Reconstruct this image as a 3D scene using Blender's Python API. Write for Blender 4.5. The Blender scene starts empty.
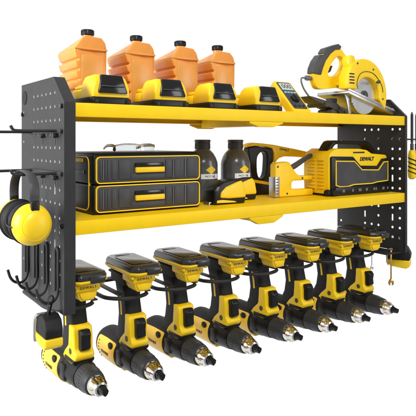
import bpy, bmesh, math, random
from mathutils import Matrix, Vector
random.seed(4)
PI = math.pi
S = bpy.context.scene
COL = S.collection

# ------------------------------------------------------------ camera
cam_data = bpy.data.cameras.new('camera')
cam = bpy.data.objects.new('camera', cam_data)
COL.objects.link(cam)
cam.location = (-0.2864, -0.7706, 0.2504)
cam.rotation_euler = (PI / 2, 0, -0.6093)
cam_data.sensor_width = 36.0
cam_data.lens = 36.0 * 555.24 / 416.0
cam_data.shift_y = -(208 - 141.33) / 416.0
cam_data.clip_start = 0.01
cam_data.clip_end = 100.0
S.camera = cam

# ------------------------------------------------------------ light: white studio, dark room behind the camera
W = bpy.data.worlds.new('World')
S.world = W
W.use_nodes = True
wn, wl = W.node_tree.nodes, W.node_tree.links
bg = wn['Background']
tc = wn.new('ShaderNodeTexCoord')
sx = wn.new('ShaderNodeSeparateXYZ')
rp = wn.new('ShaderNodeValToRGB')
mr = wn.new('ShaderNodeMapRange')
wl.new(tc.outputs['Generated'], sx.inputs[0])
wl.new(sx.outputs['Y'], mr.inputs['Value'])
mr.inputs['From Min'].default_value = -1.0
mr.inputs['From Max'].default_value = 1.0
wl.new(mr.outputs[0], rp.inputs[0])
rp.color_ramp.elements[0].position = 0.35
rp.color_ramp.elements[0].color = (0.38, 0.38, 0.385, 1)
rp.color_ramp.elements[1].position = 0.56
rp.color_ramp.elements[1].color = (1, 1, 1, 1)
wl.new(rp.outputs[0], bg.inputs['Color'])
bg.inputs['Strength'].default_value = 1.0


def area(name, loc, target, size, power, col=(1, 1, 1)):
    d = bpy.data.lights.new(name, 'AREA')
    d.shape = 'RECTANGLE'
    d.size, d.size_y = size
    d.energy = power
    d.color = col
    o = bpy.data.objects.new(name, d)
    COL.objects.link(o)
    o.location = loc
    o.rotation_euler = (Vector(target) - Vector(loc)).to_track_quat('-Z', 'Y').to_euler()
    return o


area('key_softbox', (-0.5, -1.5, 1.5), (0.35, 0.05, 0.1), (0.65, 0.65), 30.0, (1, 0.985, 0.96))
area('fill_softbox', (1.3, -1.5, 0.5), (0.4, 0.1, 0.1), (0.6, 1.0), 9.0)
area('left_softbox', (-1.6, 0.30, 0.60), (0.1, 0.1, 0.12), (0.7, 1.0), 50.0)
S.view_settings.view_transform = 'Standard'
S.view_settings.look = 'None'
S.view_settings.exposure = 0.0
S.view_settings.gamma = 1.0


# ------------------------------------------------------------ materials
def mat(name, col, rough=0.45, metal=0.0, bump=0.0, bscale=900.0, var=0.08, spec=0.5, coat=0.0, trans=0.0, sss=0.0, vscale=40.0):
    m = bpy.data.materials.new(name)
    m.use_nodes = True
    n, l = m.node_tree.nodes, m.node_tree.links
    b = n['Principled BSDF']
    t = n.new('ShaderNodeTexCoord')
    nz = n.new('ShaderNodeTexNoise')
    nz.inputs['Scale'].default_value = vscale
    nz.inputs['Detail'].default_value = 6
    l.new(t.outputs['Object'], nz.inputs['Vector'])
    r = n.new('ShaderNodeValToRGB')
    r.color_ramp.elements[0].position = 0.3
    r.color_ramp.elements[1].position = 0.7
    r.color_ramp.elements[0].color = (*[c * (1 - var) for c in col], 1)
    r.color_ramp.elements[1].color = (*[min(1, c * (1 + var)) for c in col], 1)
    l.new(nz.outputs['Fac'], r.inputs[0])
    l.new(r.outputs[0], b.inputs['Base Color'])
    mrr = n.new('ShaderNodeMapRange')
    mrr.inputs['To Min'].default_value = max(0.02, rough - 0.06)
    mrr.inputs['To Max'].default_value = min(1, rough + 0.06)
    l.new(nz.outputs['Fac'], mrr.inputs['Value'])
    l.new(mrr.outputs[0], b.inputs['Roughness'])
    b.inputs['Metallic'].default_value = metal
    b.inputs['Specular IOR Level'].default_value = spec
    b.inputs['Coat Weight'].default_value = coat
    b.inputs['Coat Roughness'].default_value = 0.15
    b.inputs['Transmission Weight'].default_value = trans
    if sss:
        b.inputs['Subsurface Weight'].default_value = sss
        b.inputs['Subsurface Radius'].default_value = (0.02, 0.008, 0.003)
        b.inputs['Subsurface Scale'].default_value = 0.6
    if bump:
        nb = n.new('ShaderNodeTexNoise')
        nb.inputs['Scale'].default_value = bscale
        nb.inputs['Detail'].default_value = 3
        l.new(t.outputs['Object'], nb.inputs['Vector'])
        bp = n.new('ShaderNodeBump')
        bp.inputs['Strength'].default_value = bump
        bp.inputs['Distance'].default_value = 0.0004
        l.new(nb.outputs['Fac'], bp.inputs['Height'])
        l.new(bp.outputs[0], b.inputs['Normal'])
    return m


M = dict(
    steel=mat('black_powder_coat', (0.026, 0.026, 0.0275), 0.52, spec=0.3, bump=0.35, bscale=1400, var=0.15),
    yshelf=mat('yellow_powder_coat', (0.89, 0.585, 0.002), 0.45, spec=0.3, bump=0.15, bscale=1200, var=0.03),
    yellow=mat('yellow_plastic', (0.88, 0.585, 0.006), 0.36, spec=0.4, bump=0.12, var=0.04),
    ylight=mat('yellow_bright_plastic', (0.88, 0.60, 0.012), 0.36, bump=0.08, var=0.03, spec=0.4),
    ytan=mat('pale_yellow_shell', (0.85, 0.53, 0.035), 0.34, bump=0.08, var=0.06, coat=0.2),
    orange=mat('orange_translucent_plastic', (0.75, 0.30, 0.055), 0.30, bump=0.06, bscale=300, var=0.05, sss=0.3),
    black=mat('black_plastic', (0.008, 0.008, 0.0085), 0.36, spec=0.28, bump=0.25, var=0.2),
    rubber=mat('black_rubber', (0.011, 0.011, 0.0115), 0.58, spec=0.25, bump=0.4, bscale=1600, var=0.2),
    gloss=mat('black_gloss_plastic', (0.008, 0.008, 0.009), 0.16, var=0.1, bump=0.03),
    dgrey=mat('charcoal_plastic', (0.050, 0.050, 0.054), 0.45, spec=0.35, bump=0.3, var=0.15),
    hole_light=mat('painted_hole_light', (0.75, 0.75, 0.76), 0.5, var=0.05),  # pale colour imitating backdrop light in the punched holes
    collar=mat('dark_grey_collar', (0.030, 0.030, 0.032), 0.4, bump=0.2, var=0.15, spec=0.35),
    grey=mat('grey_plastic', (0.13, 0.13, 0.14), 0.4, bump=0.25, var=0.12),
    lid=mat('battery_lid_plastic', (0.010, 0.010, 0.0105), 0.3, bump=0.15, var=0.15, spec=0.6, coat=0.5),
    smoke=mat('smoked_bottle_plastic', (0.085, 0.088, 0.084), 0.25, bump=0.05, bscale=200, var=0.2, coat=0.3),
    chrome=mat('polished_steel', (0.72, 0.72, 0.73), 0.16, metal=1.0, var=0.05),
    alu=mat('brushed_aluminium', (0.52, 0.52, 0.53), 0.36, metal=1.0, bump=0.2, bscale=700, var=0.12),
    blade=mat('bright_blade_steel', (0.82, 0.82, 0.83), 0.26, metal=1.0, bump=0.1, bscale=500, var=0.04),
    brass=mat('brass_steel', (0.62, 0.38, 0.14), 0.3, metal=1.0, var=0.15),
    white=mat('white_label_paper', (0.82, 0.82, 0.80), 0.5, var=0.03),
    ink=mat('black_print', (0.012, 0.012, 0.013), 0.5, var=0.1),
    lcd=mat('lcd_screen', (0.50, 0.55, 0.52), 0.2, var=0.04),
    blue=mat('pale_blue_key', (0.25, 0.55, 0.68), 0.4, var=0.05),
    clear=mat('clear_lens_plastic', (0.93, 0.96, 0.98), 0.05, trans=0.92, var=0.01, spec=0.6),
    amber=mat('amber_clear_plastic', (0.80, 0.68, 0.32), 0.2, trans=0.3, var=0.06),
)


# ------------------------------------------------------------ mesh helpers
class MB:
    def __init__(s):
        s.bm = bmesh.new()

    def add(s, t, bev=0.0, seg=2, ang=30, mx=None):
        """merge temporary bmesh t"""
        bmesh.ops.recalc_face_normals(t, faces=t.faces[:])
        if bev > 0:
            t.normal_update()
            es = [e for e in t.edges if len(e.link_faces) == 2 and e.calc_face_angle(0) > math.radians(ang)]
            if es:
                bmesh.ops.bevel(t, geom=es, offset=bev, offset_type='OFFSET', segments=seg, profile=0.5, affect='EDGES', clamp_overlap=True)
        if mx is not None:
            bmesh.ops.transform(t, matrix=mx, verts=t.verts[:])
        me = bpy.data.meshes.new('tmp')
        t.to_mesh(me)
        t.free()
        s.bm.from_mesh(me)
        bpy.data.meshes.remove(me)
        return s

    def box(s, a, b, bev=0.0, seg=2, mx=None):
        t = bmesh.new()
        x0, y0, z0 = a
        x1, y1, z1 = b
        v = [t.verts.new(p) for p in ((x0, y0, z0), (x1, y0, z0), (x1, y1, z0), (x0, y1, z0), (x0, y0, z1), (x1, y0, z1), (x1, y1, z1), (x0, y1, z1))]
        for f in ((0, 3, 2, 1), (4, 5, 6, 7), (0, 1, 5, 4), (1, 2, 6, 5), (2, 3, 7, 6), (3, 0, 4, 7)):
            t.faces.new([v[i] for i in f])
        return s.add(t, bev, seg, mx=mx)

    def prism(s, pts, plane, a0, a1, bev=0.0, seg=2, holes=(), mx=None, ang=30):
        def P(u, v, w):
            return {'xz': (u, w, v), 'yz': (w, u, v), 'xy': (u, v, w)}[plane]
        t = bmesh.new()
        if holes:
            es = []
            for lp in [pts] + list(holes):
                vs = [t.verts.new(P(u, v, a0)) for u, v in lp]
                es += [t.edges.new((vs[i], vs[(i + 1) % len(vs)])) for i in range(len(vs))]
            bmesh.ops.triangle_fill(t, use_beauty=True, use_dissolve=False, edges=es)
            r = bmesh.ops.extrude_face_region(t, geom=t.faces[:])
            d = Vector(P(0, 0, a1 - a0))
            bmesh.ops.translate(t, vec=d, verts=[g for g in r['geom'] if isinstance(g, bmesh.types.BMVert)])
            bmesh.ops.dissolve_limit(t, angle_limit=0.01, verts=t.verts[:], edges=t.edges[:])
            bmesh.ops.triangulate(t, faces=[f for f in t.faces if len(f.verts) > 4])
            return s.add(t, bev, seg, mx=mx)
        n = len(pts)
        A = [t.verts.new(P(u, v, a0)) for u, v in pts]
        B = [t.verts.new(P(u, v, a1)) for u, v in pts]
        t.faces.new(A)
        t.faces.new(B[::-1])
        for i in range(n):
            t.faces.new((A[i], B[i], B[(i + 1) % n], A[(i + 1) % n]))
        s.add(t, bev, seg, ang, mx)
        return s

    def lathe(s, prof, axis='z', c=(0, 0, 0), n=28, bev=0.0, mx=None, a0=0.0, a1=2 * PI):
        """prof: (radius, height) list, closed with caps where the radius is not zero"""
        t = bmesh.new()
        rings = []
        for r, h in prof:
            ring = []
            for i in range(n):
                a = a0 + (a1 - a0) * i / n
                u, v = r * math.cos(a), r * math.sin(a)
                p = {'z': (u, v, h), 'y': (u, h, v), 'x': (h, u, v)}[axis]
                ring.append(t.verts.new((p[0] + c[0], p[1] + c[1], p[2] + c[2])))
            rings.append(ring)
        for k in range(len(rings) - 1):
            for i in range(n):
                j = (i + 1) % n
                t.faces.new((rings[k][i], rings[k][j], rings[k + 1][j], rings[k + 1][i]))
        t.faces.new(rings[0])
        t.faces.new(rings[-1][::-1])
        return s.add(t, bev, mx=mx)

    def loft(s, secs, bev=0.0, mx=None):
        t = bmesh.new()
        R = [[t.verts.new(p) for p in sec] for sec in secs]
        n = len(R[0])
        for k in range(len(R) - 1):
            for i in range(n):
                j = (i + 1) % n
                t.faces.new((R[k][i], R[k][j], R[k + 1][j], R[k + 1][i]))
        t.faces.new(R[0])
        t.faces.new(R[-1][::-1])
        return s.add(t, bev, mx=mx)

    def tube(s, pts, r, n=10, sm=0, closed=False, flat=None, mx=None):
        pts = [Vector(p) for p in pts]
        if sm:
            q = []
            m = len(pts)
            for i in range(m if closed else m - 1):
                g = (lambda k: pts[k % m]) if closed else (lambda k: pts[max(0, min(m - 1, k))])
                a, b, c, d = g(i - 1), g(i), g(i + 1), g(i + 2)
                for k in range(sm):
                    u = k / sm
                    q.append(0.5 * (2 * b + (c - a) * u + (2 * a - 5 * b + 4 * c - d) * u * u + (3 * b - a - 3 * c + d) * u ** 3))
            if not closed:
                q.append(pts[-1])
            pts = q
        t = bmesh.new()
        rings = []
        m = len(pts)
        prev = None
        for i, p in enumerate(pts):
            a = pts[i - 1] if (i > 0 or closed) else p
            b = pts[(i + 1) % m] if (i < m - 1 or closed) else p
            d = (b - a).normalized()
            if prev is None:
                up = Vector((0, 0, 1)) if abs(d.z) < 0.9 else Vector((1, 0, 0))
                if flat is not None:
                    up = Vector(flat)
                n1 = (up - d * up.dot(d)).normalized()
            else:
                n1 = (prev - d * prev.dot(d)).normalized()
            prev = n1
            n2 = d.cross(n1)
            r1, r2 = r if isinstance(r, tuple) else (r, r)
            rings.append([t.verts.new(p + n1 * r1 * math.cos(2 * PI * k / n) + n2 * r2 * math.sin(2 * PI * k / n)) for k in range(n)])
        for i in range(m if closed else m - 1):
            A, B = rings[i], rings[(i + 1) % m]
            for k in range(n):
                t.faces.new((A[k], A[(k + 1) % n], B[(k + 1) % n], B[k]))
        if not closed:
            t.faces.new(rings[0][::-1])
            t.faces.new(rings[-1])
        return s.add(t, mx=mx)

    def ball(s, c, r, mx=None, n=24):
        t = bmesh.new()
        bmesh.ops.create_uvsphere(t, u_segments=n, v_segments=n // 2, radius=1.0)
        bmesh.ops.transform(t, matrix=Matrix.Translation(c) @ Matrix.Diagonal((*r, 1)), verts=t.verts[:])
        return s.add(t, mx=mx)

    def text(s, body, size, mx, extr=0.0003, shear=0.0, bold=0.0, space=1.0):
        cu = bpy.data.curves.new('txt', 'FONT')
        cu.body = body
        cu.size = size
        cu.extrude = extr
        cu.offset = bold
        cu.shear = shear
        cu.space_character = space
        cu.align_x = 'CENTER'
        cu.align_y = 'CENTER'
        cu.resolution_u = 3
        ob = bpy.data.objects.new('txt', cu)
        COL.objects.link(ob)
        me = bpy.data.meshes.new_from_object(ob)
        bpy.data.objects.remove(ob)
        bpy.data.curves.remove(cu)
        t = bmesh.new()
        t.from_mesh(me)
        bpy.data.meshes.remove(me)
        bmesh.ops.transform(t, matrix=mx, verts=t.verts[:])
        me = bpy.data.meshes.new('tmp')
        t.to_mesh(me)
        t.free()
        s.bm.from_mesh(me)
        bpy.data.meshes.remove(me)
        return s

    def build(s, name, material, parent=None, smooth=38, label=None):
        me = bpy.data.meshes.new(name)
        s.bm.to_mesh(me)
        s.bm.free()
        me.polygons.foreach_set('use_smooth', [True] * len(me.polygons))
        me.set_sharp_from_angle(angle=math.radians(smooth))
        me.materials.append(M[material])
        o = bpy.data.objects.new(name, me)
        COL.objects.link(o)
        if parent is not None:
            o.parent = parent
        if label:
            o['label'] = label
        return o


FRONT = Matrix.Rotation(PI / 2, 4, 'X')                                   # text upright, read from -y
LEFT = Matrix.Rotation(-PI / 2, 4, 'Z') @ FRONT                           # text upright, read from -x


def circ(u, v, r, n=10):
    return [(u + r * math.cos(2 * PI * i / n), v + r * math.sin(2 * PI * i / n)) for i in range(n)]


def rrect(x0, y0, x1, y1, r, n=4):
    p = []
    for cx, cy, a in ((x1 - r, y1 - r, 0), (x0 + r, y1 - r, 90), (x0 + r, y0 + r, 180), (x1 - r, y0 + r, 270)):
        for i in range(n + 1):
            t = math.radians(a + 90 * i / n)
            p.append((cx + r * math.cos(t), cy + r * math.sin(t)))
    return p


def chaikin(p, n=2):
    for _ in range(n):
        q = []
        for i in range(len(p)):
            (a, b), (c, d) = p[i], p[(i + 1) % len(p)]
            q += [(a * 0.75 + c * 0.25, b * 0.75 + d * 0.25), (a * 0.25 + c * 0.75, b * 0.25 + d * 0.75)]
        p = q
    return p


def thing(name, label, cat, loc=(0, 0, 0), group=None, rot=(0, 0, 0)):
    o = bpy.data.objects.new(name, None)
    o.empty_display_size = 0.02
    COL.objects.link(o)
    o.location = loc
    o.rotation_euler = rot
    o['label'] = label
    o['category'] = cat
    if group:
        o['group'] = group
    return o


def copy_tree(o, parent=None, label=None):
    c = o.copy()
    COL.objects.link(c)
    if parent is not None:
        c.parent = parent
    if label:
        c['label'] = label
    for ch in list(o.children):
        copy_tree(ch, c)
    return c


# ============================================================ THE RACK
WID, DEP, TOP, CH, CY = 0.80, 0.205, 0.3473, 0.3074, 0.044
rack = thing('tool_rack', 'black and yellow steel wall rack with two shelves, perforated side panels and drill hangers', 'tool rack', (0, 0, 0))


def side_panel(x0, x1, inner, hr, pz, keep):
    out = [(0, 0), (DEP, 0), (DEP, TOP), (CY, TOP), (0, CH)]
    holes = []
    for k in range(15):
        z = 0.3235 - pz * k
        if z < 0.012:
            break
        for i in range(7):
            y = 0.0185 + 0.0198 * i
            if (k == 0 and i == 0) or not keep(i, k):
                continue
            if k in (7, 11) and i in (1, 5):
                holes.append(rrect(y - 0.0022, z - 0.008, y + 0.0022, z + 0.008, 0.002, 2))
            else:
                holes.append(circ(y, z, hr, 9))
    for z in (0.30, 0.25, 0.20, 0.15, 0.10, 0.05):
        holes.append(circ(DEP - 0.012, z, hr, 9))
    m = MB()
    m.prism(out, 'yz', x0, x1, holes=holes)
    # folded flange along the front, the chamfer and the top
    t = 0.0016
    path = [(0, 0), (0, CH), (CY, TOP), (DEP, TOP)]
    k = t * math.tan(math.radians(21))
    inn = [(DEP, TOP - t), (CY + k, TOP - t), (t, CH - k * 0.5), (t, 0)]
    a, b = (x1, x1 + inner) if inner > 0 else (x0 + inner, x0)
    m.prism(path + inn, 'yz', a, b)
    o = m.build('side_panel', 'steel', rack, smooth=25)
    o.data.materials.append(M['hole_light'])
    for f in o.data.polygons:                      # hole walls coloured bright to imitate white backdrop light showing through
        c = f.center
        if abs(f.normal.x) < 0.3 and x0 - 1e-4 < c.x < x1 + 1e-4 and 0.006 < c.y < DEP - 0.004 and 0.006 < c.z < TOP - 0.006 and not (c.y < CY and c.z > CH + c.y * 0.8):
            f.material_index = 1
    return o


side_panel(0.0, 0.0016, 0.0155, 0.0023, 0.0206, lambda i, k: True)
side_panel(WID - 0.0016, WID, -0.0052, 0.0031, 0.0226, lambda i, k: i in (0, 1) or i in (3, 5) or (i == 4 and k % 2 == 0))
MB().lathe([(0.006, -0.0008), (0.0115, -0.0008), (0.0115, 0.0), (0.006, 0.0)], 'x', (-0.0002, 0.187, 0.3245), 24).lathe([(0.0075, -0.0003), (0.0075, 0.0)], 'x', (-0.0002, 0.187, 0.3245), 20).build('grommet', 'rubber', rack)


def shelf(ztop, tab):
    h = 0.0205
    m = MB()
    x0, x1 = 0.0172, WID - 0.0024
    y0, y1 = 0.0020, DEP - 0.002
    t = 0.0018
    prof = [(y0, ztop - h), (y0, ztop), (y1, ztop), (y1, ztop - h), (y1 - 0.010, ztop - h), (y1 - 0.010, ztop - h + t), (y1 - t, ztop - h + t),
            (y1 - t, ztop - t), (y0 + t, ztop - t), (y0 + t, ztop - h + t), (y0 + 0.012, ztop - h + t), (y0 + 0.012, ztop - h)]
    m.prism(prof, 'yz', x0, x1, 0.0007, 2)
    # hat section stiffener across the middle with its turned down ends
    for ya, yb in ((y0 + 0.0005, y0 + 0.003), (y1 - 0.003, y1 - 0.0005)):
        zt = ztop - h - 0.0002
        m.prism([(0.345, zt), (0.345, zt - 0.003), (0.366, zt - tab), (0.402, zt - tab), (0.425, zt - 0.003), (0.425, zt)], 'xz', ya, yb + (0.009 if ya < 0.1 else 0), 0.0006)
    m.prism([(0.368, ztop - 0.002), (0.368, ztop - h - tab * 0.8), (0.4, ztop - h - tab * 0.8), (0.4, ztop - 0.002)], 'xz', y0 + 0.0125, y1 - 0.0125)
    return m.build('shelf', 'yshelf', rack, smooth=30)


shelf(0.3069, 0.0095)
shelf(0.1339, 0.0135)
for y, z in ((0.0085, 0.3015), (0.197, 0.2965), (0.0085, 0.127), (0.197, 0.127)):
    MB().lathe([(0.0012, -0.0034), (0.0034, -0.003), (0.0036, 0.0)], 'x', (0, y, z), 16).build('bolt', 'gloss', rack)
    MB().lathe([(0.0036, 0.0), (0.0034, 0.003), (0.0012, 0.0034)], 'x', (WID, y, z), 16).build('bolt', 'gloss', rack)

# drill hangers under the middle shelf
N, X0, DX = 8, 0.046, 0.096
MB().box((0.0018, 0.170, -0.0078), (WID - 0.0018, 0.190, -0.0030), 0.0015).build('hanger_rail', 'steel', rack)
for i in range(N):
    x = X0 + DX * i
    m = MB()
    r = 0.0033
    pts = [(x - 0.049, 0.18, -0.0045), (x - 0.049, 0.12, -0.0045), (x - 0.049, 0.078, -0.0045), (x - 0.043, 0.060, -0.0045), (x - 0.028, 0.0465, -0.0045), (x - 0.008, 0.0415, -0.0045), (x + 0.010, 0.042, -0.0030), (x + 0.016, 0.0425, 0.000)]
    m.tube(pts, r, 10, sm=6)
    # slotted plate either side of the grip
    m.box((x - 0.030, 0.055, -0.0028), (x - 0.0195, 0.177, -0.0004), 0.0008)
    m.box((x + 0.0195, 0.055, -0.0028), (x + 0.030, 0.177, -0.0004), 0.0008)
    m.build('drill_hanger', 'steel', rack)
MB().box((0.743, 0.012, -0.0026), (0.7975, 0.177, -0.0004), 0.0008).build('hook_plate', 'steel', rack)

# pegs that stand out of the left panel
for z in (0.2655, 0.2035):
    m = MB()
    m.box((-0.004, 0.006, z - 0.0035), (-0.0004, 0.155, z + 0.0025), 0.001)
    for y, L in ((0.022, 0.066), (0.138, 0.078)):
        m.tube([(-0.002, y, z), (-0.03, y, z), (-L + 0.006, y, z), (-L, y, z + 0.0018), (-L - 0.003, y, z + 0.007)], 0.0022, 10, sm=4)
    for y in (0.028, 0.085):
        m.lathe([(0.0035, -0.003), (0.0035, 0.003)], 'x', (-0.004, y, z - 0.0065), 12)
        m.tube([(-0.003, y, z - 0.008), (-0.003, y, z - 0.02)], 0.0006, 6)
    m.build('peg_bar', 'steel', rack)
# bent wire hooks low on the left panel
for y in (0.018, 0.066, 0.114, 0.162):
    m = MB()
    r = 0.0022
    pts = [(-0.0025, y + 0.012, 0.030), (-0.0025, y + 0.012, 0.060), (-0.0025, y + 0.012, 0.086), (-0.0025, y + 0.0085, 0.0935), (-0.0025, y + 0.0035, 0.0935), (-0.0025, y, 0.086), (-0.0025, y, 0.06), (-0.0025, y, 0.034),
           (-0.006, y, 0.022), (-0.014, y, 0.0165), (-0.024, y, 0.019), (-0.031, y, 0.027), (-0.035, y, 0.040)]
    m.tube(pts, r, 10, sm=5)
    m.build('wire_hook', 'steel', rack)
# pegs on the far side of the right panel
m = MB()
m.box((WID + 0.0004, 0.01, 0.252), (WID + 0.004, 0.12, 0.258), 0.001)
for y in (0.03, 0.1):
    m.tube([(WID + 0.002, y, 0.255), (WID + 0.10, y, 0.255), (WID + 0.105, y, 0.262)], 0.0018, 8)
m.build('peg_bar', 'steel', rack)
MB().tube([(WID + 0.002, 0.045, 0.05), (WID + 0.006, 0.045, 0.02), (WID + 0.02, 0.045, 0.012), (WID + 0.034, 0.045, 0.02), (WID + 0.038, 0.045, 0.034)], 0.0022, 10, sm=5).build('wire_hook', 'steel', rack)


# ============================================================ DRILLS
def make_drill(label):
    t = thing('cordless_drill', label, 'drill', (0, 0.1, 0), 'cordless drills hanging in a row')
    t0 = t
    Y = -0.1                                  # children are written in rack coordinates, shifted to the empty
    sh = Matrix.Translation((0, Y, 0))

    def fin(m, name, material, parent=None, smooth=38, label=None):
        bmesh.ops.transform(m.bm, matrix=sh, verts=m.bm.verts[:])
        return m.build(name, material, parent if parent is not None else t0, smooth, label)

    # battery, upside down: black lid on top, yellow shell below
    m = MB()
    lid = rrect(-0.0315, 0.000, 0.0235, 0.114, 0.010, 1)
    lid2 = rrect(-0.0290, 0.003, 0.0210, 0.1115, 0.009, 1)
    m.loft([[(x, y, 0.0445) for x, y in lid], [(x, y, 0.0500) for x, y in lid], [(x, y, 0.0548) for x, y in lid2]], 0.0008)
    m.box((-0.0235, 0.018, 0.0549), (0.0125, 0.086, 0.0563), 0.0008)
    m.box((-0.015, 0.091, 0.0549), (0.007, 0.103, 0.0560), 0.0006)
    m.prism([(-0.007, 0.0400), (-0.009, 0.0500), (0.0175, 0.0500), (0.0155, 0.0400)], 'xz', -0.0032, 0.006, 0.0012)
    b = fin(m, 'battery', 'lid')
    m = MB()
    rim = rrect(-0.0325, -0.001, 0.0245, 0.115, 0.010, 1)
    m.loft([[(-0.004 + (x + 0.004) * 0.84, y * 0.86 + 0.011, 0.0365) for x, y in rim], [(x, y, 0.0415) for x, y in rim], [(x, y, 0.0444) for x, y in rim]], 0.0006)
    m.prism([(-0.0255, 0.0366), (-0.0255, 0.0275), (-0.0235, 0.0245), (-0.0205, 0.0240), (-0.0185, 0.0165), (-0.0140, 0.0105), (0.006, 0.0105), (0.0105, 0.0165), (0.0125, 0.0240), (0.0155, 0.0245), (0.0175, 0.0275), (0.0175, 0.0366)], 'xz', 0.018, 0.052, 0.0018)
    m.box((-0.0235, 0.0145, 0.0260), (0.0155, 0.020, 0.0355), 0.0014)
    m.prism([(-0.0175, 0.0235), (-0.0155, 0.0170), (-0.0120, 0.0130), (0.004, 0.0130), (0.0075, 0.0170), (0.0095, 0.0235)], 'xz', 0.0150, 0.020, 0.0012)
    m.box((-0.0285, 0.0105, 0.0330), (-0.0245, 0.020, 0.0385), 0.0012)
    m.box((0.0165, 0.0105, 0.0330), (0.0205, 0.020, 0.0385), 0.0012)
    fin(m, 'battery_shell', 'yellow', b)
    m = MB().box((-0.0215, 0.0525, 0.0135), (0.0135, 0.107, 0.0364), 0.002)
    m.box((-0.0255, 0.0525, 0.0285), (0.0175, 0.107, 0.0325), 0.001)
    fin(m, 'battery_rail', 'rubber', b)
    m = MB().text('DEWALT', 0.0054, Matrix.Translation((-0.004, 0.0144, 0.0312)) @ FRONT, space=1.35)
    fin(m, 'lettering', 'ink', b)
    # grip
    m = MB()
    secs = []
    for z, yc, w, d in ((0.0115, 0.085, 0.0155, 0.022), (-0.018, 0.079, 0.0145, 0.0195), (-0.040, 0.074, 0.0150, 0.020), (-0.062, 0.075, 0.0150, 0.023), (-0.080, 0.080, 0.0150, 0.028), (-0.095, 0.086, 0.0150, 0.030)):
        secs.append([(x, y, z) for x, y in rrect(-w, yc - d, w, yc + d, 0.0085, 4)])
    m.loft(secs)
    g = fin(m, 'grip', 'rubber')
    m = MB()
    m.tube([(-0.0148, 0.084, -0.006), (-0.0142, 0.080, -0.022), (-0.0146, 0.077, -0.04)], (0.0014, 0.0028), 8, sm=4, flat=(1, 0, 0))
    fin(m, 'grip_inlay', 'yellow', g)
    # trigger housing
    m = MB()
    m.prism([(0.064, -0.034), (0.046, -0.036), (0.043, -0.050), (0.0425, -0.070), (0.0375, -0.0750), (0.0350, -0.0795), (0.0385, -0.0850), (0.050, -0.094), (0.082, -0.096), (0.090, -0.090), (0.080, -0.078), (0.066, -0.066), (0.064, -0.046)], 'yz', -0.0162, 0.0162, 0.0035, 3)
    h = fin(m, 'trigger_housing', 'yellow')
    m = MB()
    m.prism([(0.046, -0.040), (0.036, -0.0385), (0.0305, -0.045), (0.0325, -0.056), (0.031, -0.067), (0.036, -0.0715), (0.046, -0.071)], 'yz', -0.0080, 0.0080, 0.0022, 3)
    fin(m, 'trigger', 'black')
    m = MB()
    m.lathe([(0.0048, -0.0012), (0.0042, 0.0), (0.002, 0.0)], 'x', (-0.0157, 0.055, -0.074), 16)
    fin(m, 'direction_button', 'dgrey')
    AX = (0, 0, -0.109)
    # motor housing: black shell with a pale yellow panel let into each side
    m = MB()
    m.lathe([(0.0235, 0.078), (0.0262, 0.082), (0.0275, 0.092), (0.0285, 0.120), (0.0285, 0.148), (0.0275, 0.156), (0.0240, 0.1635), (0.016, 0.167), (0.004, 0.168)], 'y', AX, 36)
    mh = fin(m, 'motor_housing', 'rubber')
    for sgn in (-1, 1):
        m = MB()
        secs = []
        for yy, r0, f in ((0.0845, 0.0272, 0.90), (0.088, 0.0281, 1.0), (0.120, 0.0292, 1.0), (0.145, 0.0292, 0.94), (0.149, 0.0288, 0.80)):
            up = [(r0 * math.cos(math.radians(q * f)), r0 * math.sin(math.radians(q * f))) for q in range(42, -79, -8)]
            dn = [(u * 0.93, v * 0.93) for u, v in up[::-1]]
            secs.append([(sgn * u, yy, AX[2] + v) for u, v in up + dn])
        m.loft(secs, 0.0005)
        pn = fin(m, 'shell_panel', 'ytan', mh, smooth=50)
        if sgn < 0:
            m = MB().text('DEWALT', 0.0072, Matrix.Translation((-0.0286, 0.1160, -0.1130)) @ LEFT, bold=0.00005, shear=0.15)
            for v in m.bm.verts:
                v.co.x = -math.sqrt(max(1e-6, (0.02935 + (0.0002 if v.co.x < -0.0286 else -0.0004)) ** 2 - (v.co.z - AX[2]) ** 2))
            fin(m, 'lettering', 'ink', pn)
            m = MB().ball((-0.0262, 0.0975, -0.0970), (0.0030, 0.0080, 0.0060), n=20)
            fin(m, 'grip_lobe', 'rubber', pn, smooth=60)
    m = MB()
    for k in range(6):
        zz = -0.0985 - 0.0055 * k
        xx = -math.sqrt(0.0288 ** 2 - (zz + 0.109) ** 2)
        m.lathe([(0.0011, -0.0012), (0.0011, 0.0008)], 'x', (xx, 0.1405, zz), 8)
    bmesh.ops.triangulate(m.bm, faces=[f for f in m.bm.faces if len(f.verts) > 4])
    fin(m, 'vent_holes', 'ink', mh)
    m = MB()
    m.box((-0.0075, 0.084, -0.1400), (0.0075, 0.146, -0.130), 0.003)
    fin(m, 'shell_keel', 'yellow', mh)
    # gearbox
    m = MB()
    m.lathe([(0.0225, 0.086), (0.0242, 0.083), (0.0240, 0.064), (0.0226, 0.056), (0.0220, 0.042), (0.0204, 0.034)], 'y', AX, 36)
    m.prism([(-0.0165, -0.092), (-0.0185, -0.0865), (-0.0125, -0.0815), (0.0125, -0.0815), (0.0185, -0.0865), (0.0165, -0.092)], 'xz', 0.040, 0.078, 0.0025)
    m.box((-0.0248, 0.060, -0.122), (-0.015, 0.082, -0.096), 0.004)
    m.box((0.015, 0.060, -0.122), (0.0248, 0.082, -0.096), 0.004)
    fin(m, 'gearbox', 'black')
    # clutch collar
    m = MB()
    m.lathe([(0.0175, 0.0345), (0.0194, 0.0335), (0.0190, 0.014), (0.0179, 0.004), (0.0165, -0.0012), (0.0140, -0.0020)], 'y', AX, 40)
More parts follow.
